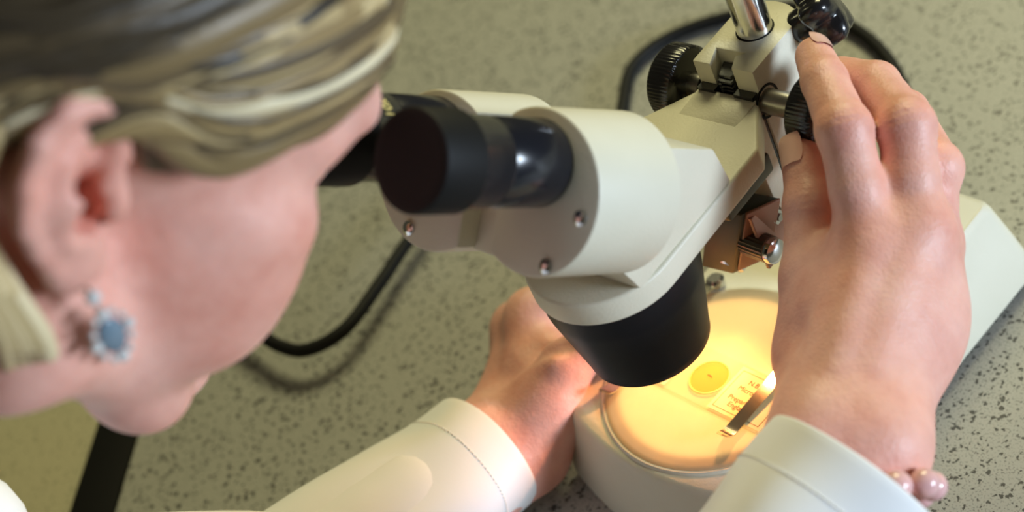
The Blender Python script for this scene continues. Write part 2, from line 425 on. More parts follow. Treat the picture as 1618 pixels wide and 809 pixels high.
mat_eye = plain('coated_lens',(.05,.06,.07),.04,coat=1)
epr=drum(19,65,4,1,20,75.0)
epl=drum(-27,62.5,-11,-1,-28,73.5)
# body bridge between the drums
bm=bmesh.new(); prism(bm,[(-14,38),(8,38),(8,82),(-14,82)],'z',205,240,lambda v: tl(v[0],v[1],v[2])); obj('drum_bridge',bm,PAINT,mic,bev=1.5)
# gold figures on the left eyepiece
def text_mesh(s, size, depth=.05):
    cu=bpy.data.curves.new('t','FONT'); cu.body=s; cu.size=size; cu.extrude=depth; cu.align_x='CENTER'
    o=bpy.data.objects.new('t',cu); COL.objects.link(o); dg=bpy.context.evaluated_depsgraph_get(); dg.update()
    me=bpy.data.meshes.new_from_object(o.evaluated_get(dg)); bpy.data.objects.remove(o); bpy.data.curves.remove(cu)
    return me
def place_text(name, s, size, origin, ux, uy, mat, parent, depth=.05, wrap=None):
    me=text_mesh(s,size,depth); uz=np.cross(ux,uy)
    for v in me.vertices:
        c=np.array(v.co)
        if wrap:                          # bend round a cylinder of radius wrap, axis = uy
            a=c[0]/wrap; p=origin+(ux*math.sin(a)+uz*math.cos(a))*(wrap+c[2])-uz*wrap+uy*c[1]
        else: p=origin+ux*c[0]+uy*c[1]+uz*c[2]
        v.co=Vector(p*MM)
    me.materials.clear(); return link_mesh(name,me,mat,parent)
# lettering round the top-right flank of the left eyepiece barrel
rad=unit(RL@(BX*.75+np.array([.62,0,0]))); tan=unit(np.cross(AXW,rad))
place_text('lettering','10x',5.4,tl(-28,73.5,249+33)+rad*15.05,tan,AXW,GOLD,epl,wrap=15.05)
# objective shroud
oc=W((-1,-105,0))
bm=bmesh.new(); lathe(bm,(oc[0],oc[1],0),(0,0,1),[(104,20.5),(102.4,22),(102.2,23.2),(103,24.2),(106,24.6),(134,30.2),(137,30.6),(147,30.6)],72)
ob=obj('objective_shroud',bm,SHROUD,mic,ang=50)
bm=bmesh.new(); lathe(bm,(oc[0],oc[1],0),(0,0,1),[(104,19.5),(105.5,12),(106,2)],40); obj('objective_lens',bm,mat_eye,ob)
# focus knobs
def knob(side):
    k=-1 if side<0 else 1; c=W((k*14,-20,154)); q0=-3 if k<0 else 6.5; ax=RL@np.array([k,0,0.])
    bm=bmesh.new(); lathe(bm,c,ax,[(-2,5),(12+q0,5)],32); sh=obj('focus_shaft',bm,STEEL,mic)
    bm=bmesh.new(); lathe(bm,c,ax,[(-.2,7.0),(.35,7.0),(.35,6.1),(-.2,6.1)],40,cap=False); obj('bushing_ring',bm,RUBBER,sh)
    bm=bmesh.new()
    r=15 if k<0 else 14.5
    lathe(bm,c,ax,[(q0+d_,r_) for d_,r_ in ((10.4,5.5),(10.6,r-2.5),(11.4,r-.4),(12.4,r),(21,r),(22.4,r-1),(22.8,r-3),(21.6,r-4.5),(21.6,2))],240,fn=lambda a,t:(1+.008*math.copysign(1,math.cos(60*a)) if 12<t-q0<21.5 else 1))
    obj('focus_knob',bm,BLACK,mic,ang=45)
knob(-1); knob(1)
# lobed clamp knob behind the column
kc=W((11,8,164)); ka=unit(RL@np.array([.72,.60,.42]))
bm=bmesh.new(); lathe(bm,kc,ka,[(0,5),(3,7),(8,7)],40)
def lobes(a,t): return 1+.20*math.cos(5*a+.6)
k2=bm; lathe(bm,kc,ka,[(7,6),(8.5,11),(10,12.2),(17,12.2),(19.5,10.5),(20.6,6)],80,fn=lambda a,t: lobes(a,t) if t>8 else 1)
obj('clamp_knob',bm,BLACK,mic,ang=45)
# incident lamp housing hung below the arm
hx=[(1158,433,-50),(1108,420,-52),(1217,407,-41)]
c0=lat(1158,433,'z',84); cl_=lat(1108,421,'z',84); cr_=lat(1217,407,'z',84)
c0t=lat(1171,340,'z',118)
up=unit(c0t-c0); H_=np.linalg.norm(c0t-c0)
u1=cl_-c0; u2=cr_-c0
bm=bmesh.new()
bot=[c0,c0+u2,c0+u2+u1,c0+u1]
loft(bm,[[W(p) for p in bot],[W(p+up*H_) for p in bot]])
lamp=obj('lamp_housing',bm,OLIVE,mic,bev=.6)
# side cover plate on the right face
n2=unit(np.cross(u2,up)); 
if n2@(lat(1158,433,'z',90)-(c0+u1))<0: n2=-n2
q=[c0+u2*.10+up*H_*.06,c0+u2*.98+up*H_*.06,c0+u2*.98+up*H_*1.02,c0+u2*.10+up*H_*1.02]
bm=bmesh.new(); loft(bm,[[W(p) for p in q],[W(p+n2*1.3) for p in q]]); obj('side_cover',bm,GLOWTINT,lamp,bev=.3,seg=1)
kp=c0+u2*.34+up*H_*.46
bm=bmesh.new(); n3=unit(np.array([1,-.12,.05])); lathe(bm,W(kp),RL@n3,[(-1.5,5.2),(1,5.6),(11.5,5.6),(11.9,5.2)],72,fn=lambda a,t:1+.03*math.copysign(1,math.cos(24*a))*(t<10.6)); ks=obj('lamp_screw',bm,DARKST,lamp,ang=30)
bm=bmesh.new(); lathe(bm,W(kp),RL@n3,[(11.8,5.3),(12.4,5.5),(14.2,5.1),(15.2,3.5),(15.4,.6)],40); obj('screw_cap',bm,CHROME,ks)
# lamp hood above the housing and its bracket
hb=c0+up*H_
bm=bmesh.new(); prism(bm,[(-10,-64),(16,-60),(16,-30),(-10,-30)],'z',128,137,L_); obj('lamp_bracket',bm,OLIVE,lamp,bev=1)
bm=bmesh.new(); prism(bm,[(10.5,-47),(12.3,-47),(12.3,-29),(10.5,-29)],'z',88,116,L_); br=obj('mounting_plate',bm,GLOWTINT,mic,bev=.3,seg=1)
bm=bmesh.new(); lathe(bm,W((12.3,-35,106.5)),RL@np.array([1.,0,0]),[(0,3.2),(2,3.2)],6); nut=obj('hex_nut',bm,CHROME,br,ang=20)
bm=bmesh.new(); lathe(bm,W((14.3,-35,106.5)),RL@np.array([1.,0,0]),[(-.2,1.6),(1.2,1.6)],20); obj('bolt_end',bm,STEEL,nut)
# lamp bulb: a clear lens barrel pointing down at the stage
lp=c0+u1*.55+u2*.5; tgt=np.array([0,-50,46.]); lpw=W(lp)+np.array([0,0,2.]); ld=unit(tgt-lpw)
bm=bmesh.new(); lathe(bm,lpw-ld*4,ld,[(0,6.5),(7,6.5),(8,5.4)],32); bl=obj('lamp_barrel',bm,CHROME,lamp)
sp=bpy.data.lights.new('stage_lamp','SPOT'); sp.energy=LAMP_POWER; sp.color=(1.0,.37,.11); sp.spot_size=math.radians(135); sp.spot_blend=1.0; sp.shadow_soft_size=.004
so=bpy.data.objects.new('stage_lamp',sp); COL.objects.link(so); so.location=Vector((lpw+ld*5.5)*MM); so.rotation_euler=Vector(ld).to_track_quat('-Z','Y').to_euler()
sb=bpy.data.lights.new('substage_lamp','AREA'); sb.shape='DISK'; sb.size=.085; sb.energy=SUB_POWER; sb.color=(1.0,.64,.26)
sbo=bpy.data.objects.new('substage_lamp',sb); COL.objects.link(sbo); sbo.location=(0,0,.0452); sbo.rotation_euler=(math.pi,0,0)

# ------------------------------------------------------------------ microscope slide
sl=thing('microscope_slide','glass microscope slide with printed cream labels under the stage clips','microscope slide')
X0,X1,Y0,Y1=-39.5,36.5,-16.7,9.3
bm=bmesh.new(); prism(bm,[(X0,Y0),(X1,Y0),(X1,Y1),(X0,Y1)],'z',46.85,47.85); obj('glass',bm,GLASS,sl,bev=.15,seg=1)
def box(bm,x0,x1,y0,y1,z0,z1): prism(bm,[(x0,y0),(x1,y0),(x1,y1),(x0,y1)],'z',z0,z1)
for lx0,lx1,txt in ((7.6,35.5,True),(-38.5,-16.5,False)):
    bm=bmesh.new(); box(bm,lx0,lx1,Y0+1.2,Y1-1.2,47.86,47.95); lb=obj('label',bm,PAPER,sl)
    bm=bmesh.new(); a0,a1,c0_,c1_=lx0+1.6,lx1-1.6,Y0+2.8,Y1-2.8; w=.22
    box(bm,a0,a1,c0_,c0_+w,47.95,48.0); box(bm,a0,a1,c1_-w,c1_,47.95,48.0); box(bm,a0,a0+w,c0_,c1_,47.95,48.0); box(bm,a1-w,a1,c0_,c1_,47.95,48.0)
    obj('border',bm,INK,lb)
    if txt:
        for s,y,x in (('N.B.S.',1.4,19.6),('Microslide',-2.6,20.2),('Prepared in',-8.0,20.2),('England',-11.2,19.8)):
            place_text('lettering',s,3.35,np.array([x,y,47.98]),np.array([1.,0,0]),np.array([0,1.,0]),INK,lb,depth=.03)
bm=bmesh.new(); lathe(bm,(-1.5,-3.2,47.87),(0,0,1),[(0,8.6),(.22,8.6)],64); cv=obj('cover_slip',bm,COVER,sl)
bm=bmesh.new(); lathe(bm,(-1.5,-3.2,47.9),(0,0,1),[(0,8.2),(0,8.9),(.35,8.8),(.35,8.3)],64,cap=False); obj('cement_ring',bm,plain('yellow_cement',(.80,.66,.20),.4),cv)
bm=bmesh.new(); tube(bm,[(-3,-2.6,48.15),(-1.6,-2.4,48.2),(-.4,-2.9,48.15)],lambda t:.32,8,.4); obj('specimen',bm,BROWN,cv)

# ------------------------------------------------------------------ cable
cp=[(200,560,6),(300,500,8),(360,505,12),(405,524,14),(440,546,14),(485,553,14),(545,520,14),(600,448,13),(655,368,12),(730,290,10),(830,270,6),(930,255,5),(975,215,4),(984,170,4),(1000,105,4),(1060,58,4),(1150,27,4),(1250,12,4),(1340,40,4),(1400,90,4),(1438,165,4)]
path=[at(x,y,'z',z) for x,y,z in cp]+[np.array([-30,175,5]),np.array([-8,160,10.]),np.array([0,141.5,18.])]
bm=bmesh.new(); tube(bm,catmull(path,8),3.5,14); tag(obj('power_cable',bm,RUBBER),'black round power cable looping on the bench behind the microscope','cable')

# ------------------------------------------------------------------ signed-distance modelling for the figure
class Field:
    def __init__(s, lo, hi, h):
        s.lo=np.array(lo,float); s.h=h
        ax=[np.arange(s.lo[i],hi[i]+h,h,dtype=np.float32) for i in range(3)]
        s.X,s.Y,s.Z=np.meshgrid(*ax,indexing='ij'); s.d=np.full(s.X.shape,1e3,np.float32)
    def _sub(s, pts, m):
        lo=np.min(pts,0)-m; hi=np.max(pts,0)+m
        i0=np.maximum(0,((lo-s.lo)/s.h).astype(int)); i1=np.minimum(s.d.shape,((hi-s.lo)/s.h).astype(int)+2)
        return tuple(slice(a,b) for a,b in zip(i0,i1))
    def cone(s, a, b, ra, rb, sl):
        a=np.array(a,float); b=np.array(b,float); ab=b-a; L=float(ab@ab)+1e-9
        px,py,pz=s.X[sl]-a[0],s.Y[sl]-a[1],s.Z[sl]-a[2]
        t=np.clip((px*ab[0]+py*ab[1]+pz*ab[2])/L,0,1)
        return np.sqrt((px-t*ab[0])**2+(py-t*ab[1])**2+(pz-t*ab[2])**2)-(ra+(rb-ra)*t)
    def ell(s, c, r, R, sl):
        R=np.eye(3) if R is None else R
        px,py,pz=s.X[sl]-c[0],s.Y[sl]-c[1],s.Z[sl]-c[2]
        q=[(px*R[0,i]+py*R[1,i]+pz*R[2,i]) for i in range(3)]
        k0=np.sqrt(sum((q[i]/r[i])**2 for i in range(3))); k1=np.sqrt(sum((q[i]/r[i]**2)**2 for i in range(3)))+1e-6
        return k0*(k0-1)/k1
    def add(s, f, k, sl):
        d=s.d[sl]; h=np.clip(.5+.5*(d-f)/k,0,1) if k>0 else (f<d)*1.0
        s.d[sl]=d*(1-h)+f*h-k*h*(1-h)
    def sub(s, f, k, sl):
        d=s.d[sl]; h=np.clip(.5-.5*(d+f)/k,0,1); s.d[sl]=d*(1-h)-f*h+k*h*(1-h)
    def Cone(s,a,b,ra,rb,k=4,neg=False):
        sl=s._sub([a,b],max(ra,rb)+k*2+4*s.h if not neg else max(ra,rb)+k*2+4)
        (s.sub if neg else s.add)(s.cone(a,b,ra,rb,sl),k,sl)
    def Ell(s,c,r,R=None,k=4,neg=False):
        sl=s._sub([c],max(r)+k*2+4*s.h); (s.sub if neg else s.add)(s.ell(np.array(c,float),r,R,sl),k,sl)
    def chain(s,P,r,k=4,neg=False):
        for i in range(len(P)-1): s.Cone(P[i],P[i+1],r[i],r[i+1],k,neg)
    def mesh(s):
        d=s.d; ins=d<0; nx,ny,nz=d.shape
        c=np.zeros((nx-1,ny-1,nz-1),np.int8)
        for i in (0,1):
            for j in (0,1):
                for k in (0,1): c+=ins[i:nx-1+i,j:ny-1+j,k:nz-1+k]
        act=(c>0)&(c<8); idx=np.full(act.shape,-1,np.int64); I=np.argwhere(act); idx[act]=np.arange(len(I))
        acc=np.zeros((len(I),3)); cnt=np.zeros(len(I))
        cr=[(i,j,k) for i in (0,1) for j in (0,1) for k in (0,1)]
        for a in cr:
            for ax in range(3):
                if a[ax]==1: continue
                b=list(a); b[ax]=1
                da=d[I[:,0]+a[0],I[:,1]+a[1],I[:,2]+a[2]]; db=d[I[:,0]+b[0],I[:,1]+b[1],I[:,2]+b[2]]
                m=(da<0)!=(db<0); t=np.where(m,da/(da-db+1e-12),0)
                p=np.tile(np.array(a,float),(len(I),1)); p[:,ax]+=t
                acc[m]+=p[m]; cnt[m]+=1
        V=(I+acc/cnt[:,None])*s.h+s.lo
        F=[]
        for ax in range(3):
            a=[slice(None)]*3; b=[slice(None)]*3; a[ax]=slice(0,-1); b[ax]=slice(1,None)
            A=ins[tuple(a)]; B=ins[tuple(b)]; E=np.argwhere(A!=B)
            o=[(ax+1)%3,(ax+2)%3]
            ok=(E[:,o[0]]>0)&(E[:,o[1]]>0)&(E[:,o[0]]<d.shape[o[0]]-1)&(E[:,o[1]]<d.shape[o[1]]-1); E=E[ok]
            def g(u,v):
                e=E.copy(); e[:,o[0]]-=u; e[:,o[1]]-=v; return idx[e[:,0],e[:,1],e[:,2]]
            q=np.stack([g(1,1),g(0,1),g(0,0),g(1,0)],1)
            fl=~A[E[:,0],E[:,1],E[:,2]]; q[fl]=q[fl][:,::-1]; F.append(q)
        F=np.concatenate(F); F=F[(F>=0).all(1)]
        return V,F
def smooth_mesh(V,F,it=2,lam=.5):
    n=len(V)
    for _ in range(it):
        acc=np.zeros_like(V); cnt=np.zeros(n)
        for a,b in ((0,1),(1,2),(2,3),(3,0)):
            np.add.at(acc,F[:,a],V[F[:,b]]); np.add.at(acc,F[:,b],V[F[:,a]]); np.add.at(cnt,F[:,a],1); np.add.at(cnt,F[:,b],1)
        V=V+lam*(acc/np.maximum(cnt,1)[:,None]-V)
    return V
def mesh_obj(name, parts, mat, parent, blush_and_shade=None):
    """parts: list of (V in mm, F); joined into one mesh"""
    off=0; VV=[]; FF=[]
    for V,F in parts: VV.append(V); FF.append(F+off); off+=len(V)
    V=np.concatenate(VV); F=np.concatenate(FF)
    me=bpy.data.meshes.new(name); me.from_pydata((V*MM).tolist(),[],F.tolist()); me.update()
    me.polygons.foreach_set('use_smooth',[True]*len(me.polygons))
    if blush_and_shade is not None:
        at_=me.attributes.new('blush_and_shade','FLOAT','POINT'); at_.data.foreach_set('value',blush_and_shade(V).astype(np.float32))
    return link_mesh(name,me,mat,parent)

person = thing('person','blonde person in a white lab coat looking into the eyepieces and turning a knob','person')

# ---- head, in its own frame: x = right, y = forward, z = up, origin between the eyes
HR = np.array([[ .0,0,0]]*3)
_F=np.array([0,math.cos(A_),-math.sin(A_)]); _U=np.array([0,math.sin(A_),math.cos(A_)]); _B=np.stack([np.array([1.,0,0]),_F,_U],1)
HROT=(-.17,.11,-.40); HPOS=(-20.4,-180.4,280.1)
HM = RL@rotv(HROT)@_B; HP = OL+RL@np.array(HPOS)
def hw(v): return HP+(HM@np.atleast_2d(np.array(v,float)).T).T
def h1(v): return hw(v)[0]
from_head=lambda V: HP+V@HM.T
f=Field((-100,-205,-190),(100,45,135),2.0)
f.Ell((0,-92,28),(74,97,88),None,6)                # skull
f.Ell((0,-45,20),(63,50,64),None,14)               # forehead
f.Ell((0,-38,-40),(56,44,58),None,16)              # face
for s in (1,-1):
    f.Ell((s*47,-32,-16),(20,26,18),None,12)       # cheekbone
    f.Ell((s*44,-33,-34),(20,28,20),None,14); f.Ell((s*41,-32,-56),(21,33,34),None,16)       # cheek
    f.chain([(s*64,-82,-45),(s*58,-72,-72),(s*30,-22,-103),(s*10,-4,-110)],[11,14,13,12],18)   # jaw
    f.chain([(s*10,1,14),(s*30,-2,18),(s*50,-19,12)],[7,7,6],9)                                  # brow
    f.Ell((s*31,3,-1),(20,15,13),None,8,True)      # socket
    f.Ell((s*31,-14,0),(13,13,13),None,3)           # lid over the eye
f.chain([(0,-1,8),(0,5,-16),(0,13,-36)],[7,8,9],9)    # nose
for s in (1,-1): f.Ell((s*11,4,-39),(8,10,7.5),None,5)
for s in (1,-1): f.Ell((s*6,10,-45),(3.5,5,3),None,2,True)
f.Ell((0,4,-72),(24,12,9),None,6); f.Ell((0,7,-66),(19,8,4.5),None,3); f.Ell((0,6,-76),(17,8,5.5),None,3)
f.Cone((-22,10,-71),(22,10,-71),1.6,1.6,2,True)
f.Ell((0,1,-108),(17,16,14),None,9)                # chin
f.chain([(0,-95,-60),(0,-125,-120),(0,-160,-185)],[56,52,56],22)        # neck
f.chain([(35,-100,-70),(20,-80,-190)],[14,14],14); f.chain([(-35,-100,-70),(-20,-80,-190)],[14,14],14)
# ears
ey=math.radians(-24)
def ear(s):
    # ear frame: e1 = forward in the ear plane, e2 = up, e3 = outward
    out=unit((s*.90,.30 if s>0 else .30,.06)); e2=unit(np.array([0,-.34,1.0])-np.dot([0,-.34,1.0],out)*out); e1=np.cross(e2,out)*(1 if s>0 else -1)
    if e1[1]<0: e1=-e1
    O=np.array([s*74,-96,-9.])+out*6.5; g=.80
    P=lambda a,b,c=0: O+e1*a*g+e2*b*g+out*c*g
    R=np.stack([e1,e2,out],1)
    f.Ell(P(-3,6,-3),(15,23,4.6),R,5); f.Ell(P(3,-24,-2.5),(9,10.5,4.2),R,6)
    f.Cone(P(0,0,-14),P(2,0,-3),15,12,6)
    f.Ell(P(2,12,4),(8,10.5,4.2),R,2.2,True)                                    # scapha hollow
    f.Ell(P(4,-4,3),(7.8,11.5,8.5),R,2.5,True); f.Ell(P(8,-7,0),(4.2,6,14),R,2,True)   # concha
    f.Ell(P(4,17,3),(3.6,4.6,4),R,2,True); f.Ell(P(9,-5,-8),(3.8,4.6,15),R,1.5,True)
    hel=[(9,2),(13,14),(11,27),(2,34.5),(-9,33),(-17.5,24),(-20.5,9),(-18,-6),(-12,-17),(-6,-25)]
    f.chain([P(a,b,1.5) for a,b in hel],[2.2,2.8,3.2,3.4,3.4,3.3,3.2,3.1,2.9,2.6],2)
    f.chain([P(1,24,0),P(-7,13,1.5),P(-9,0,2.2),P(-4,-14,2.4),P(5,-17,2)],[2.1,2.8,3.2,3.1,3],2.5)       # antihelix
    f.Ell(P(14,-5,2),(3.8,5.6,3.6),R,2.5)                                              # tragus
    f.Ell(P(4,-28,.5),(7.8,8.2,3.8),R,4)                                          # lobe
    return P
EP=ear(1); ear(-1)
Vh,Fh=f.mesh(); Vh=smooth_mesh(Vh,Fh,2)
w_=np.clip((Vh[:,1]+88)/30,0,1); w_=w_*w_*(3-2*w_); lowf=np.clip(-Vh[:,2],0,118)
Vh[:,2]+=lowf*.15*w_
head_local=Vh.copy(); Vh=from_head(Vh)

# ---- hands
def pt(px,py,z): return at(px,py,'z',z)
def finger(f, P, r, k=3.5, knuck=True):
    f.chain(P,r,k)
    for i in (1,2):
        if knuck and i<len(P)-1:
            d=unit(P[i]-P[i-1]); f.Ell(P[i],(r[i]*1.06,)*3,None,4)
def wrinkles(f, c, axis, n, R=9, amp=.32, lam=2.3, nrm=None):
    """creases across a joint, on the side facing nrm"""
    sl=f._sub([c],R*2); px,py,pz=f.X[sl]-c[0],f.Y[sl]-c[1],f.Z[sl]-c[2]
    t=px*axis[0]+py*axis[1]+pz*axis[2]; q=px*nrm[0]+py*nrm[1]+pz*nrm[2]
    s2=np.cross(axis,nrm); u=px*s2[0]+py*s2[1]+pz*s2[2]
    w=np.exp(-(t/(.62*R))**2)*np.clip(q/R+.1,0,1)*np.exp(-(u/(R*1.0))**2)
    f.d[sl]+=(amp*w*np.cos(2*math.pi*(t+ .05*u*u*np.sign(t)/R)/lam)).astype(np.float32)
def toward(p): return unit(CC-p)

# right hand on the focus knob
R_wr=pt(1350,700,118)
R_mcp=[pt(1375,395,141),pt(1448,372,137),pt(1462,388,121),pt(1458,425,100)]
R_pip=[pt(1334,205,171),pt(1432,200,162),pt(1478,266,141),pt(1474,318,116)]
R_dip=[pt(1303,128,174),pt(1385,135,160),pt(1432,178,135),pt(1440,240,112)]
R_tip=[pt(1287,89,172),pt(1330,120,158),pt(1385,150,133),pt(1405,205,112)]
R_cmc=pt(1290,560,112); R_tmcp=pt(1286,440,126); R_tip_=pt(1282,326,140); R_tt=pt(1267,250,148)
elbR=np.array([118,-305,62.])
f=Field(np.array([10,-110,60]),np.array([165,120,200]),1.0)
dirf=unit(elbR-R_wr)
side=unit(np.cross(R_wr-np.mean(R_mcp[:2],0),toward(R_wr)))
if side@(pt(1450,700,118)-R_wr)<0: side=-side
cR=pt(1355,760,116); dR=unit(elbR-cR); FA=cR+dR*75-side*3       # cuff centre and forearm inside the sleeve
# wrist is wider than thick: two parallel rods
f.Cone(R_wr+side*7,FA+side*6,17,19,10); f.Cone(R_wr-side*8,FA-side*6,17.5,19,10)
wr=[R_wr-side*11,R_wr-side*2,R_wr+side*5,R_wr+side*8]
for m,w_,rm in zip(R_mcp,wr,(11.5,11.5,11,10.5)):
    f.Cone(w_,m,15,rm,9)
f.Cone(R_mcp[0],R_mcp[1],10.5,10.5,9); f.Cone(R_mcp[1],R_mcp[2],10.5,10,9); f.Cone(R_mcp[2],R_mcp[3],10,9.5,9)
back=toward(R_mcp[0])
f.Ell(np.mean([R_mcp[0],R_mcp[2],R_wr],0)-back*8,(30,34,20),np.stack([side,unit(R_mcp[1]-R_wr),unit(np.cross(side,unit(R_mcp[1]-R_wr)))],1),10)
rr=[(11.6,9.5,8.3,7.2),(11.8,9.9,8.7,7.4),(10.8,9.4,8.4,7.0),(9.8,8.6,7.6,6.6)]
for m,p,d_,t_,r in zip(R_mcp,R_pip,R_dip,R_tip,rr):
    g=Field(f.lo,f.lo+np.array(f.d.shape)*f.h-f.h*1.5,f.h) if False else None
    mid=(m+p)/2+toward(m)*1.0
    f.chain([m,mid],[r[0],r[1]*1.0],5); f.chain([mid,p],[r[1]*1.0,r[1]],2.2); f.chain([p,d_,t_],[r[1],r[2],r[3]],2.2)
    f.Ell(p,(r[1]*1.03,)*3,None,2.5)
# thumb
f.chain([R_wr-side*12,R_cmc,R_tmcp],[15,14,12.2],8)
f.chain([R_tmcp,R_tip_,R_tt],[11.6,9.3,7.6],3.5); f.Ell(R_tip_,(9.6,)*3,None,3)
f.chain([R_tmcp+(R_mcp[0]-R_tmcp)*.35,R_cmc+(R_mcp[0]-R_cmc)*.45],[9,14],8)    # web
for m,p,d_ in zip(R_mcp[:3],R_pip[:3],R_dip[:3]):
    wrinkles(f,p,unit(d_-m),3,R=10,nrm=toward(p),amp=.38,lam=2.6)
    wrinkles(f,d_,unit(d_-p),3,R=7,nrm=toward(d_),amp=.2,lam=2.0)
wrinkles(f,R_tip_,unit(R_tt-R_tmcp),3,R=11,nrm=toward(R_tip_),amp=.3,lam=2.6)
# extensor tendons
for m,w_ in zip(R_mcp[:3],wr[:3]): f.Cone(m+toward(m)*8.5,w_+(m-w_)*.35+toward(m)*11.5,2.6,2.0,7)
Vr,Fr=f.mesh(); Vr=smooth_mesh(Vr,Fr,1,.4)

# left hand steadying the base, thumb over the stage edge
L_wr=pt(800,705,30)
L_mcp=[pt(843,500,44),pt(822,520,26),pt(822,560,12),pt(828,600,11)]
L_pip=[pt(905,455,50),pt(880,470,26),pt(880,510,12),pt(872,560,11)]
L_dip=[pt(950,455,48),pt(925,465,27),pt(915,505,12),pt(900,545,11)]
L_tip=[pt(975,470,46),pt(945,480,27),pt(935,520,12),pt(915,560,11)]
elbL=pt(415,1000,48)
dirl=unit(elbL-L_wr); sidl=unit(np.cross(L_wr-L_mcp[0],toward(L_wr)))
if sidl@(pt(860,705,30)-L_wr)<0: sidl=-sidl
f=Field((-215,-150,0),(-20,95,80),1.3)
f.Cone(L_wr+dirl*80,L_wr,22,21,8); f.Cone(L_wr+sidl*9,L_wr+dirl*60+sidl*6,17,22,10); f.Cone(L_wr-sidl*8,L_wr+dirl*60-sidl*6,17,22,10)
wl=[L_wr+sidl*10,L_wr+sidl*3,L_wr-sidl*4,L_wr-sidl*10]
for m,w_,rm in zip(L_mcp,wl,(12,11.5,10.5,10)): f.Cone(w_,m,15,rm,9)
for i in range(3): f.Cone(L_mcp[i],L_mcp[i+1],10.5,10,9)
for m,p,d_,t_,r in zip(L_mcp,L_pip,L_dip,L_tip,rr): f.chain([m,p,d_,t_],[r[0],r[1]*.95,r[2],r[3]],3)
L_cmc=pt(868,640,40); L_tm=pt(893,580,53); L_ti=pt(935,545,57); L_tt2=pt(972,548,55)
f.chain([L_wr+sidl*8,L_cmc,L_tm],[15,14.5,11.5],10); f.chain([L_tm,L_ti,L_tt2],[10.8,9.4,8],4)
f.chain([(L_tm+L_mcp[0])/2-np.array([0,0,6]),(L_cmc+L_mcp[0])/2-np.array([0,0,4])],[9,13],8)
f.Cone(pt(838,562,62),pt(893,546,66),1.6,2.4,5,True)
f.Ell((0,0,-50),(1,1,1),None,1)
f.d=np.maximum(f.d,-(f.Z-.6))
Vl,Fl=f.mesh(); Vl=smooth_mesh(Vl,Fl,1,.5)

# ---- trunk and arms under the coat
neck=h1((0,-160,-180)); 
shR=np.array([95,-450,165.]); shL=pt(-480,1130,150)
chest=np.array([-75,-480,-20.]); hip=np.array([-110,-540,-330.])
f=Field((-420,-720,-420),(330,-40,360),7.0)
f.chain([h1((0,-120,-110)),neck,chest+np.array([0,0,120])],[50,46,46],20)
f.chain([shR,chest,hip],[50,95,110],60); f.chain([shL,chest],[50,95],60); f.Cone(shR,shL,48,48,40)
f.Cone(hip,hip+np.array([0,-10,-60]),115,120,30)
f.chain([shR,elbR,cR+dR*55],[42,30,20],10); f.chain([shL,elbL,L_wr+dirl*50],[40,27,19],10)
f.d=np.where((f.Z<8)&(f.Y>-420),np.maximum(f.d,8-f.Z),f.d)
TR=f.d.copy(); Vt,Ft=f.mesh(); Vt=smooth_mesh(Vt,Ft,2)
BL=[]
def blush_and_shade(V):
    n=len(V); b=np.zeros(n)
    def g(c,r,a): b[:]=np.maximum(b,a*np.exp(-np.sum((V-c)**2,1)/r**2))
    g(h1((52,-15,-34)),20,.45); g(h1(EPp),14,.35)
    for m in R_mcp[:3]: g(m+toward(m)*9,9,.14)
    g(EP(2,12,2)@HM.T+HP,8,.35); 
    g(h1(EP(8,-7,-8)),9,.9); g(h1(EP(5,19,0)),6,.6); g(h1(EP(-20,8,0)),9,.4)  # ear hollows and canal: their shade is painted into the skin colour
    return b
EPp=EP(-2,20,0)
body=mesh_obj('body',[(Vh,Fh),(Vr,Fr),(Vl,Fl),(Vt,Ft)],SKIN,person,blush_and_shade)

# fingernails: thin curved plates
def nail(tip, prev, nrm, L=11.5, Wd=9.5, r=7.4, back=.35, slope=.11):
    ax=unit(tip-prev); n=unit(nrm-np.dot(nrm,ax)*ax); s_=np.cross(ax,n); c=tip+ax*r*.30
    bm=bmesh.new(); G=[]
    for i in range(9):
        row=[]; t=i/8; w=Wd*.5*(1-.25*abs(2*t-1)**3)
        for j in range(9):
            u=(j/4-1); a=u*w/r; L_=(t-.55)*L
            dz=-max(0,t-.75)**2*10
            row.append(bm.verts.new(c+ax*L_+n*((r+.2-slope*(L_+.15*L))*math.cos(a)+dz)+s_*(r+.2)*math.sin(a)))
        G.append(row)
    for i in range(8):
        for j in range(8): bm.faces.new((G[i][j],G[i+1][j],G[i+1][j+1],G[i][j+1]))
    g=bmesh.ops.solidify(bm,geom=bm.faces[:],thickness=.3)
    return obj('fingernail',bm,NAILM,person)
nail(R_tip[0],R_dip[0],unit(toward(R_tip[0])+.9*unit(pt(1310,60,172)-R_tip[0])),r=7.4,L=11,Wd=10)
nail(R_tt,R_tip_,unit(toward(R_tt)*.8-.55*side*-1*-1),r=7.9,L=12.5,Wd=11)
nail(R_tip[1],R_dip[1],toward(R_tip[1]),r=7.8)
# eyes
for s in (1,-1):
    c=h1((s*31,-13.2,0)); bm=bmesh.new(); bmesh.ops.create_uvsphere(bm,u_segments=24,v_segments=16,radius=12.2); bmesh.ops.translate(bm,vec=tuple(c+HM[:,1]*.0),verts=bm.verts)
    e=obj('eye',bm,LIPM,person)
    bm=bmesh.new(); lathe(bm,c+HM[:,1]*11.0,HM[:,1],[(0,5.6),(.9,4.6),(1.3,1.5)],24); obj('iris',bm,IRIS,e)

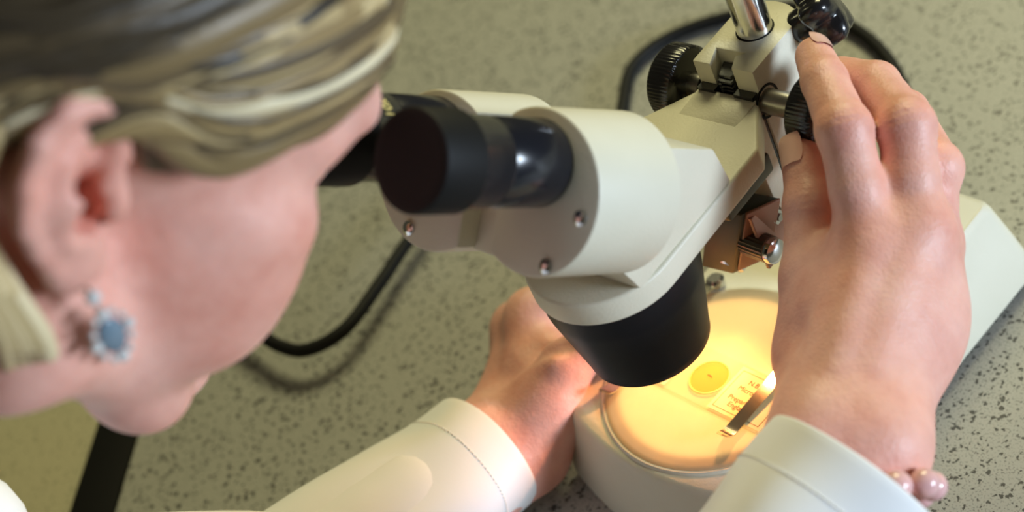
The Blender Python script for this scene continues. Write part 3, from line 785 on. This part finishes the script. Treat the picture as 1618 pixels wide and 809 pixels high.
# ---- hair: a cap over the skull plus combed locks
rnd=random.Random(7)
def skull(dirv, off=0):
    """point of the skull in direction dirv (head frame)"""
    d=unit(dirv); c=np.array([0,-92,28.]); r=np.array([78,101,92.])
    t=1/math.sqrt(((d/r)**2).sum()); return c+d*(t+off+2.5)
fh=Field((-105,-215,-70),(105,40,145),2.6)
fh.Ell((0,-94,28),(79.5,102,94),None,6); fh.Ell((0,-50,32),(66,50,62),None,14)
# the hairline: lowest height of the hair at each distance forward
hl_y=[-215,-150,-135,-120,-113,-102,-88,-77,-60,-43,-17,-9,5,15,60]
hl_z=[-75,-70,-52,-20,4,18,12,-1,1,12,31,39,60,75,140]
X=fh.X; Y=fh.Y; Z=fh.Z
fh.d=np.maximum(fh.d,((np.interp(Y,hl_y,hl_z)-Z)*.72).astype(np.float32))
V,F=fh.mesh(); V=smooth_mesh(V,F,3)
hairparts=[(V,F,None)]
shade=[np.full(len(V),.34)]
def slerp_path(D, n=22):
    D=[D[0]]+list(D[1:])
    out=catmull([unit(d) for d in D],7); return [unit(o) for o in out]
def lock(D, off, w, th, sh):
    P=[skull(d,off*(.55+.45*math.sin(math.pi*min(1,max(0,i/20))))) for i,d in enumerate(slerp_path(D))]
    n=len(P); c=np.array([0,-92,28.]); VV=[]; FF=[]; S=8
    for i,p in enumerate(P):
        T=unit(P[min(i+1,n-1)]-P[max(i-1,0)]); nn=unit(p-c); s_=unit(np.cross(T,nn)); nn=np.cross(s_,T)
        t=i/(n-1); k=min(1,t*5+.5)*min(1,(1-t)*3+.12)
        for j in range(S):
            a=2*math.pi*j/S; VV.append(p+s_*math.cos(a)*w*k+nn*math.sin(a)*th*k)
    for i in range(n-1):
        for j in range(S): FF.append((i*S+j,i*S+(j+1)%S,(i+1)*S+(j+1)%S,(i+1)*S+j))
    hairparts.append((np.array(VV),np.array(FF),None)); shade.append(np.full(len(VV),sh))
def L3(a,b,t): return np.array(a)*(1-t)+np.array(b)*t
SKC=np.array([0,-92,28.])
def hp(px,py,x=0):
    """direction from the skull's centre to where the hair is seen"""
    C=HM.T@(CC-HP)-SKC; d=HM.T@(CR@np.array([(px-809)/FPX, -(py-404.5)/FPX, -1.])); q=np.array([80,104,95.])
    A=((d/q)**2).sum(); B=(C*d/q**2).sum(); D=B*B-A*(((C/q)**2).sum()-1)
    t=(-B-math.sqrt(max(D,0)))/A; return unit(C+t*d)
for s in (1,-1):
    K=('st','m1','m2','m3','en')
    rows=[[hp(*q) for q in R_] for R_ in (
        ((585,98),(470,176),(350,220),(282,214),(232,190)),
        ((600,62),(480,128),(345,156),(175,100),(-60,215)),
        ((590,5),(430,75),(290,112),(130,120),(-70,200)),
        ((450,-20),(320,35),(190,75),(60,105),(-110,160)),
        ((330,-60),(190,0),(80,40),(-40,75),(-160,120)))]
    rows.append([unit(v) for v in ((-.10,.72,.70),(.15,.40,.95),(.22,-.05,1.0),(.20,-.70,.72),(.05,-1.0,-.05))])
    for i in range(300):
        t=(i+rnd.random())/300
        j=lambda: np.array([rnd.gauss(0,.022) for _ in range(3)])
        u=t*5.0; iu=min(4,int(u)); D=[L3(a_,b_,u-iu)+j() for a_,b_ in zip(rows[iu],rows[iu+1])]
        D=[np.array([d[0]*s if s<0 else d[0],d[1],d[2]]) for d in D]
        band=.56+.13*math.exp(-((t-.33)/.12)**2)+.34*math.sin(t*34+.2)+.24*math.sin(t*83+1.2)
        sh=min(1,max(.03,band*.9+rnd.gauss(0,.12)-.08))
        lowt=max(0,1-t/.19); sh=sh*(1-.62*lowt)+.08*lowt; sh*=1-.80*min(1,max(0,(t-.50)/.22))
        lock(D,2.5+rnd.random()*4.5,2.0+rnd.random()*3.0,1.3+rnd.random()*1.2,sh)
# the back of the head, combed down from the crown
for i in range(260):
    x_=rnd.uniform(-1,1); y_=rnd.uniform(-.35,.05)
    D=[(x_*.62,y_,.95-.35*abs(x_)),(x_*.85,-.62,.62),(x_*.82,-.95,.05),(x_*.62,-.88,-.66)]
    D=[np.array(d)+np.array([rnd.gauss(0,.02) for _ in range(3)]) for d in D]
    lock(D,2.0+rnd.random()*3.5,2.4+rnd.random()*3.2,1.3+rnd.random()*1.2,min(.8,max(.08,.38+.2*math.sin(x_*17)+rnd.gauss(0,.12))))
for i in range(170):
    x_=rnd.uniform(-1,.9)
    D=[(x_*.62,.80-.12*abs(x_),.42+.1*rnd.random()),(x_*.72,.42,.80),(x_*.85,-.15,.85),(x_*.9,-.7,.40)]
    D=[np.array(d)+np.array([rnd.gauss(0,.02) for _ in range(3)]) for d in D]
    lock(D,1.5+rnd.random()*3.0,2.2+rnd.random()*3.0,1.3+rnd.random()*1.0,min(.95,max(.15,.55+.25*math.sin(x_*19)+rnd.gauss(0,.12))))
# loose lock falling behind the ear to the neck
for i in range(26):
    q=rnd.random()*1.8-.4
    P=[EP(-26,22+4*q,-10),EP(-30,0,-12-4*q),EP(-24+5*q,-30,-8),EP(-12+7*q,-55,-6+3*q),EP(-2+8*q,-78,-12+3*q),EP(6+8*q,-96,-20)]
    PP=catmull(P,5); VV=[];FF=[];S=8;n=len(PP)
    for a_,p in enumerate(PP):
        T=unit(PP[min(a_+1,n-1)]-PP[max(a_-1,0)]); x_,y_,_=frame(T,(1,0,0)); k=min(1,(1-a_/(n-1))*2+.15)
        for b_ in range(S): VV.append(p+(x_*math.cos(b_*math.pi/4)*3.2+y_*math.sin(b_*math.pi/4)*1.8)*k)
    for a_ in range(n-1):
        for b_ in range(S): FF.append((a_*S+b_,a_*S+(b_+1)%S,(a_+1)*S+(b_+1)%S,(a_+1)*S+b_))
    hairparts.append((np.array(VV),np.array(FF),None)); shade.append(np.full(len(VV),.5+.4*rnd.random()))
hp=[(from_head(a),b) for a,b,_ in hairparts]
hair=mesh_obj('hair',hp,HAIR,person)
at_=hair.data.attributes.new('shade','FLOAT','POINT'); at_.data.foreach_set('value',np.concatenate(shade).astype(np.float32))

# ---- lab coat
def fold(u,v,seed): return math.sin(3*u+seed+2.2*v)*.5+math.sin(5*u-3.1*v+seed*2)*.3+math.sin(2*u+5*v+seed)*.4
def sleeve(path, radii, flat, seed, tilt, upv, amp):
    """open cloth tube: outer wall, turned hem, inner wall"""
    P=catmull(path,9); n=len(P); S=96; T0=unit(P[1]-P[0]); x=unit(np.cross(upv,T0)); rings=[]; RA=catmull([(r,0,0) for r in radii],9)
    fr=[]
    for i in range(n):
        T=unit(P[min(i+1,n-1)]-P[max(i-1,0)]); x=unit(x-np.dot(x,T)*T); y=np.cross(T,x); fr.append((P[i],T,x,y,RA[i][0]))
    def ring(i,inset,shift=0):
        p,T,x,y,r=fr[i]; out=[]; v=i/(n-1)*4
        for k in range(S):
            a=2*math.pi*k/S; w=r*(1+amp*min(1,.25+v)*fold(a,v,seed))-inset
            out.append(p+x*math.cos(a)*w+y*math.sin(a)*w*flat+T*(shift+tilt*math.cos(a)))
        return out
    return fr,ring,n
def build_sleeve(nm,path,radii,flat,seed,tilt,upv,amp,parent):
    fr,ring,n=sleeve(path,radii,flat,seed,tilt,upv,amp)
    R=[ring(i,2.0) for i in range(min(12,n-1),0,-1)]+[ring(0,1.8,.4),ring(0,1.2,-.5),ring(0,.3,-.5),ring(0,0,.3)]+[ring(i,0) for i in range(1,n)]
    bm=bmesh.new(); loft(bm,R,cap=(False,True)); return obj(nm,bm,CLOTH,parent,ang=70),ring,fr
fc=Field((-420,-720,-420),(330,-40,360),7.0)
fc.chain([shR,chest,hip],[58,106,124],60); fc.chain([shL,chest],[58,106],60); fc.Cone(shR,shL,48,50,40); fc.Cone(hip,hip+np.array([0,-10,-60]),128,134,30)
c12=chest+np.array([0,0,120]); fc.Cone(neck+(c12-neck)*.28,c12,56,66,20); fc.Cone(c12,shR,60,58,30); fc.Cone(c12,shL,60,54,30)
fc.d=np.where((fc.Y>-400)&(fc.Z<6),np.maximum(fc.d,6-fc.Z),fc.d)
nd=unit(neck-c12); po=neck+(c12-neck)*.16
fc.d=np.minimum(fc.d,np.maximum(TR-11,((fc.X-po[0])*nd[0]+(fc.Y-po[1])*nd[1]+(fc.Z-po[2])*nd[2]).astype(np.float32)))
fc.Cone(neck+(c12-neck)*.20,neck+nd*120,46,56,3,True)
fc.chain([pt(-330,900,200),pt(-65,852,175),pt(-160,1100,120)],[40,23,40],15)
Vc,Fc=fc.mesh(); Vc=smooth_mesh(Vc,Fc,3)
coat=mesh_obj('lab_coat',[(Vc,Fc)],CLOTH,person)
pR=[cR-dR*0,cR+dR*28,cR+dR*75,cR+dR*140,elbR,(elbR+shR)/2+np.array([25,0,-8]),shR]
slR,ringR,frR=build_sleeve('sleeve',pR,[34,35.5,38.5,44,50,56,60],.98,1.3,0,np.array([0,0,1.]),.05,coat)
cL=pt(770,712,31); dL=unit(elbL-cL)
pL=[cL,cL+dL*28,cL+dL*80,cL+dL*140,elbL,(elbL+shL)/2+np.array([-20,0,0]),shL]
slL,ringL,frL=build_sleeve('sleeve',pL,[31,33,38.5,46,52,52,50],.86,4.1,0,np.array([0,0,1.]),.075,coat)
def stitches(ring,parent,row,n=96):
    a=np.array(ring(row,-.25)); bm=bmesh.new()
    for k in range(0,len(a)):
        p=a[k]; q=a[(k+1)%len(a)]; tube(bm,[p+(q-p)*.15,p+(q-p)*.75],.28,5)
    obj('stitching',bm,THREAD,parent)
stitches(ringL,slL,6); stitches(ringR,slR,6)

# ------------------------------------------------------------------ jewellery
er=thing('earring','silver drop earring with a blue-grey stone cluster hanging from the right ear lobe','earring')
lobe=EP(5,-33,4); E1=unit(EP(1,0)-EP(0,0)); E2=unit(EP(0,1)-EP(0,0)); E3=unit(EP(0,0,1)-EP(0,0,0))
DN=HM.T@np.array([0,0,-1.]); DN=unit(DN-E1*.05); E2=-unit(DN-np.dot(DN,E3)*E3); E1=np.cross(E2,E3); ec=lobe+E3*3-E2*19
def sph(bm,c,r,sub=2):
    q=bmesh.ops.create_icosphere(bm,subdivisions=sub,radius=r); bmesh.ops.translate(bm,vec=tuple(c),verts=q['verts'])
bm=bmesh.new(); tube(bm,[h1(v) for v in catmull([lobe-E3*1,lobe+E3*2.6+E2*1,lobe+E3*3.6-E2*3,ec+E2*7],5)],.5,8); obj('hook',bm,CHROME,er)
bm=bmesh.new(); sph(bm,(0,0,0),1,3)
for v in bm.verts:
    c=np.array(v.co); v.co=Vector(h1(ec+E1*c[0]*3.9+E2*c[1]*7.2+E3*c[2]*1.8))
obj('stone',bm,STONE,er)
for k in range(12):
    a=2*math.pi*k/12; bm=bmesh.new(); sph(bm,h1(ec+E1*5.3*math.cos(a)+E2*9.6*math.sin(a)),1.15 if k%3 else 1.8); obj('crystal',bm,PALE,er)
bm=bmesh.new(); sph(bm,h1(lobe+E3*3.4-E2*1.5),2.2); obj('crystal',bm,PALE,er)

bra=thing('bracelet','pink glass bead bracelet showing below the right coat cuff','bracelet')

n_b=15
sdC=unit(side-np.dot(side,dR)*dR)
for k in range(n_b):
    a=2*math.pi*k/n_b; bm=bmesh.new()
    c=cR+dR*(-13+30*(1-math.cos(a)))+sdC*(-4+24*math.cos(a))+unit(np.cross(dR,sdC))*math.sin(a)*21
    sph(bm,c,5.0,3); obj('bead',bm,PINK,bra)

# ------------------------------------------------------------------ lower body and stool
ft=Field((-420,-760,-930),(330,-150,-250),10.0)
for sx in (-1,1):
    hj=hip+np.array([sx*80,0,-60]); kn=hj+np.array([sx*60,250,-10]); an=kn+np.array([0,-20,-400]); ft.chain([hj,kn,an],[82,62,48],20)
ft.Cone(hip+np.array([-60,0,-50]),hip+np.array([60,0,-50]),105,105,30)
Vp,Fp=ft.mesh(); Vp=smooth_mesh(Vp,Fp,2); mesh_obj('trousers',[(Vp,Fp)],plain('dark_denim',(.05,.06,.09),.8),person)
for sx in (-1,1):
    an=hip+np.array([sx*140,230,-470]); fs=Field(an-np.array([70,90,90]),an+np.array([70,210,60]),5.0)
    fs.chain([an+np.array([0,-30,-75]),an+np.array([0,60,-82]),an+np.array([0,150,-84])],[36,34,30],15); fs.Cone(an+np.array([0,-10,-70]),an+np.array([0,-10,0]),40,42,15)
    fs.d=np.maximum(fs.d,-(fs.Z+919)); V,F=fs.mesh(); V=smooth_mesh(V,F,1); mesh_obj('shoe',[(V,F)],BLACKM,person)
st=thing('laboratory_stool','round black stool on steel legs under the seated person','stool')
sc_=hip+np.array([0,0,0]); top_=-499.
bm=bmesh.new(); lathe(bm,(sc_[0],sc_[1]+10,top_),(0,0,1),[(-45,150),(-38,168),(-8,170),(0,160)],48); obj('seat',bm,BLACKM,st)
for k in range(4):
    a=math.pi/4+k*math.pi/2; bm=bmesh.new(); tube(bm,[(sc_[0]+110*math.cos(a),sc_[1]+10+110*math.sin(a),-540),(sc_[0]+190*math.cos(a),sc_[1]+10+190*math.sin(a),-919)],12,12); obj('leg',bm,STEEL,st)
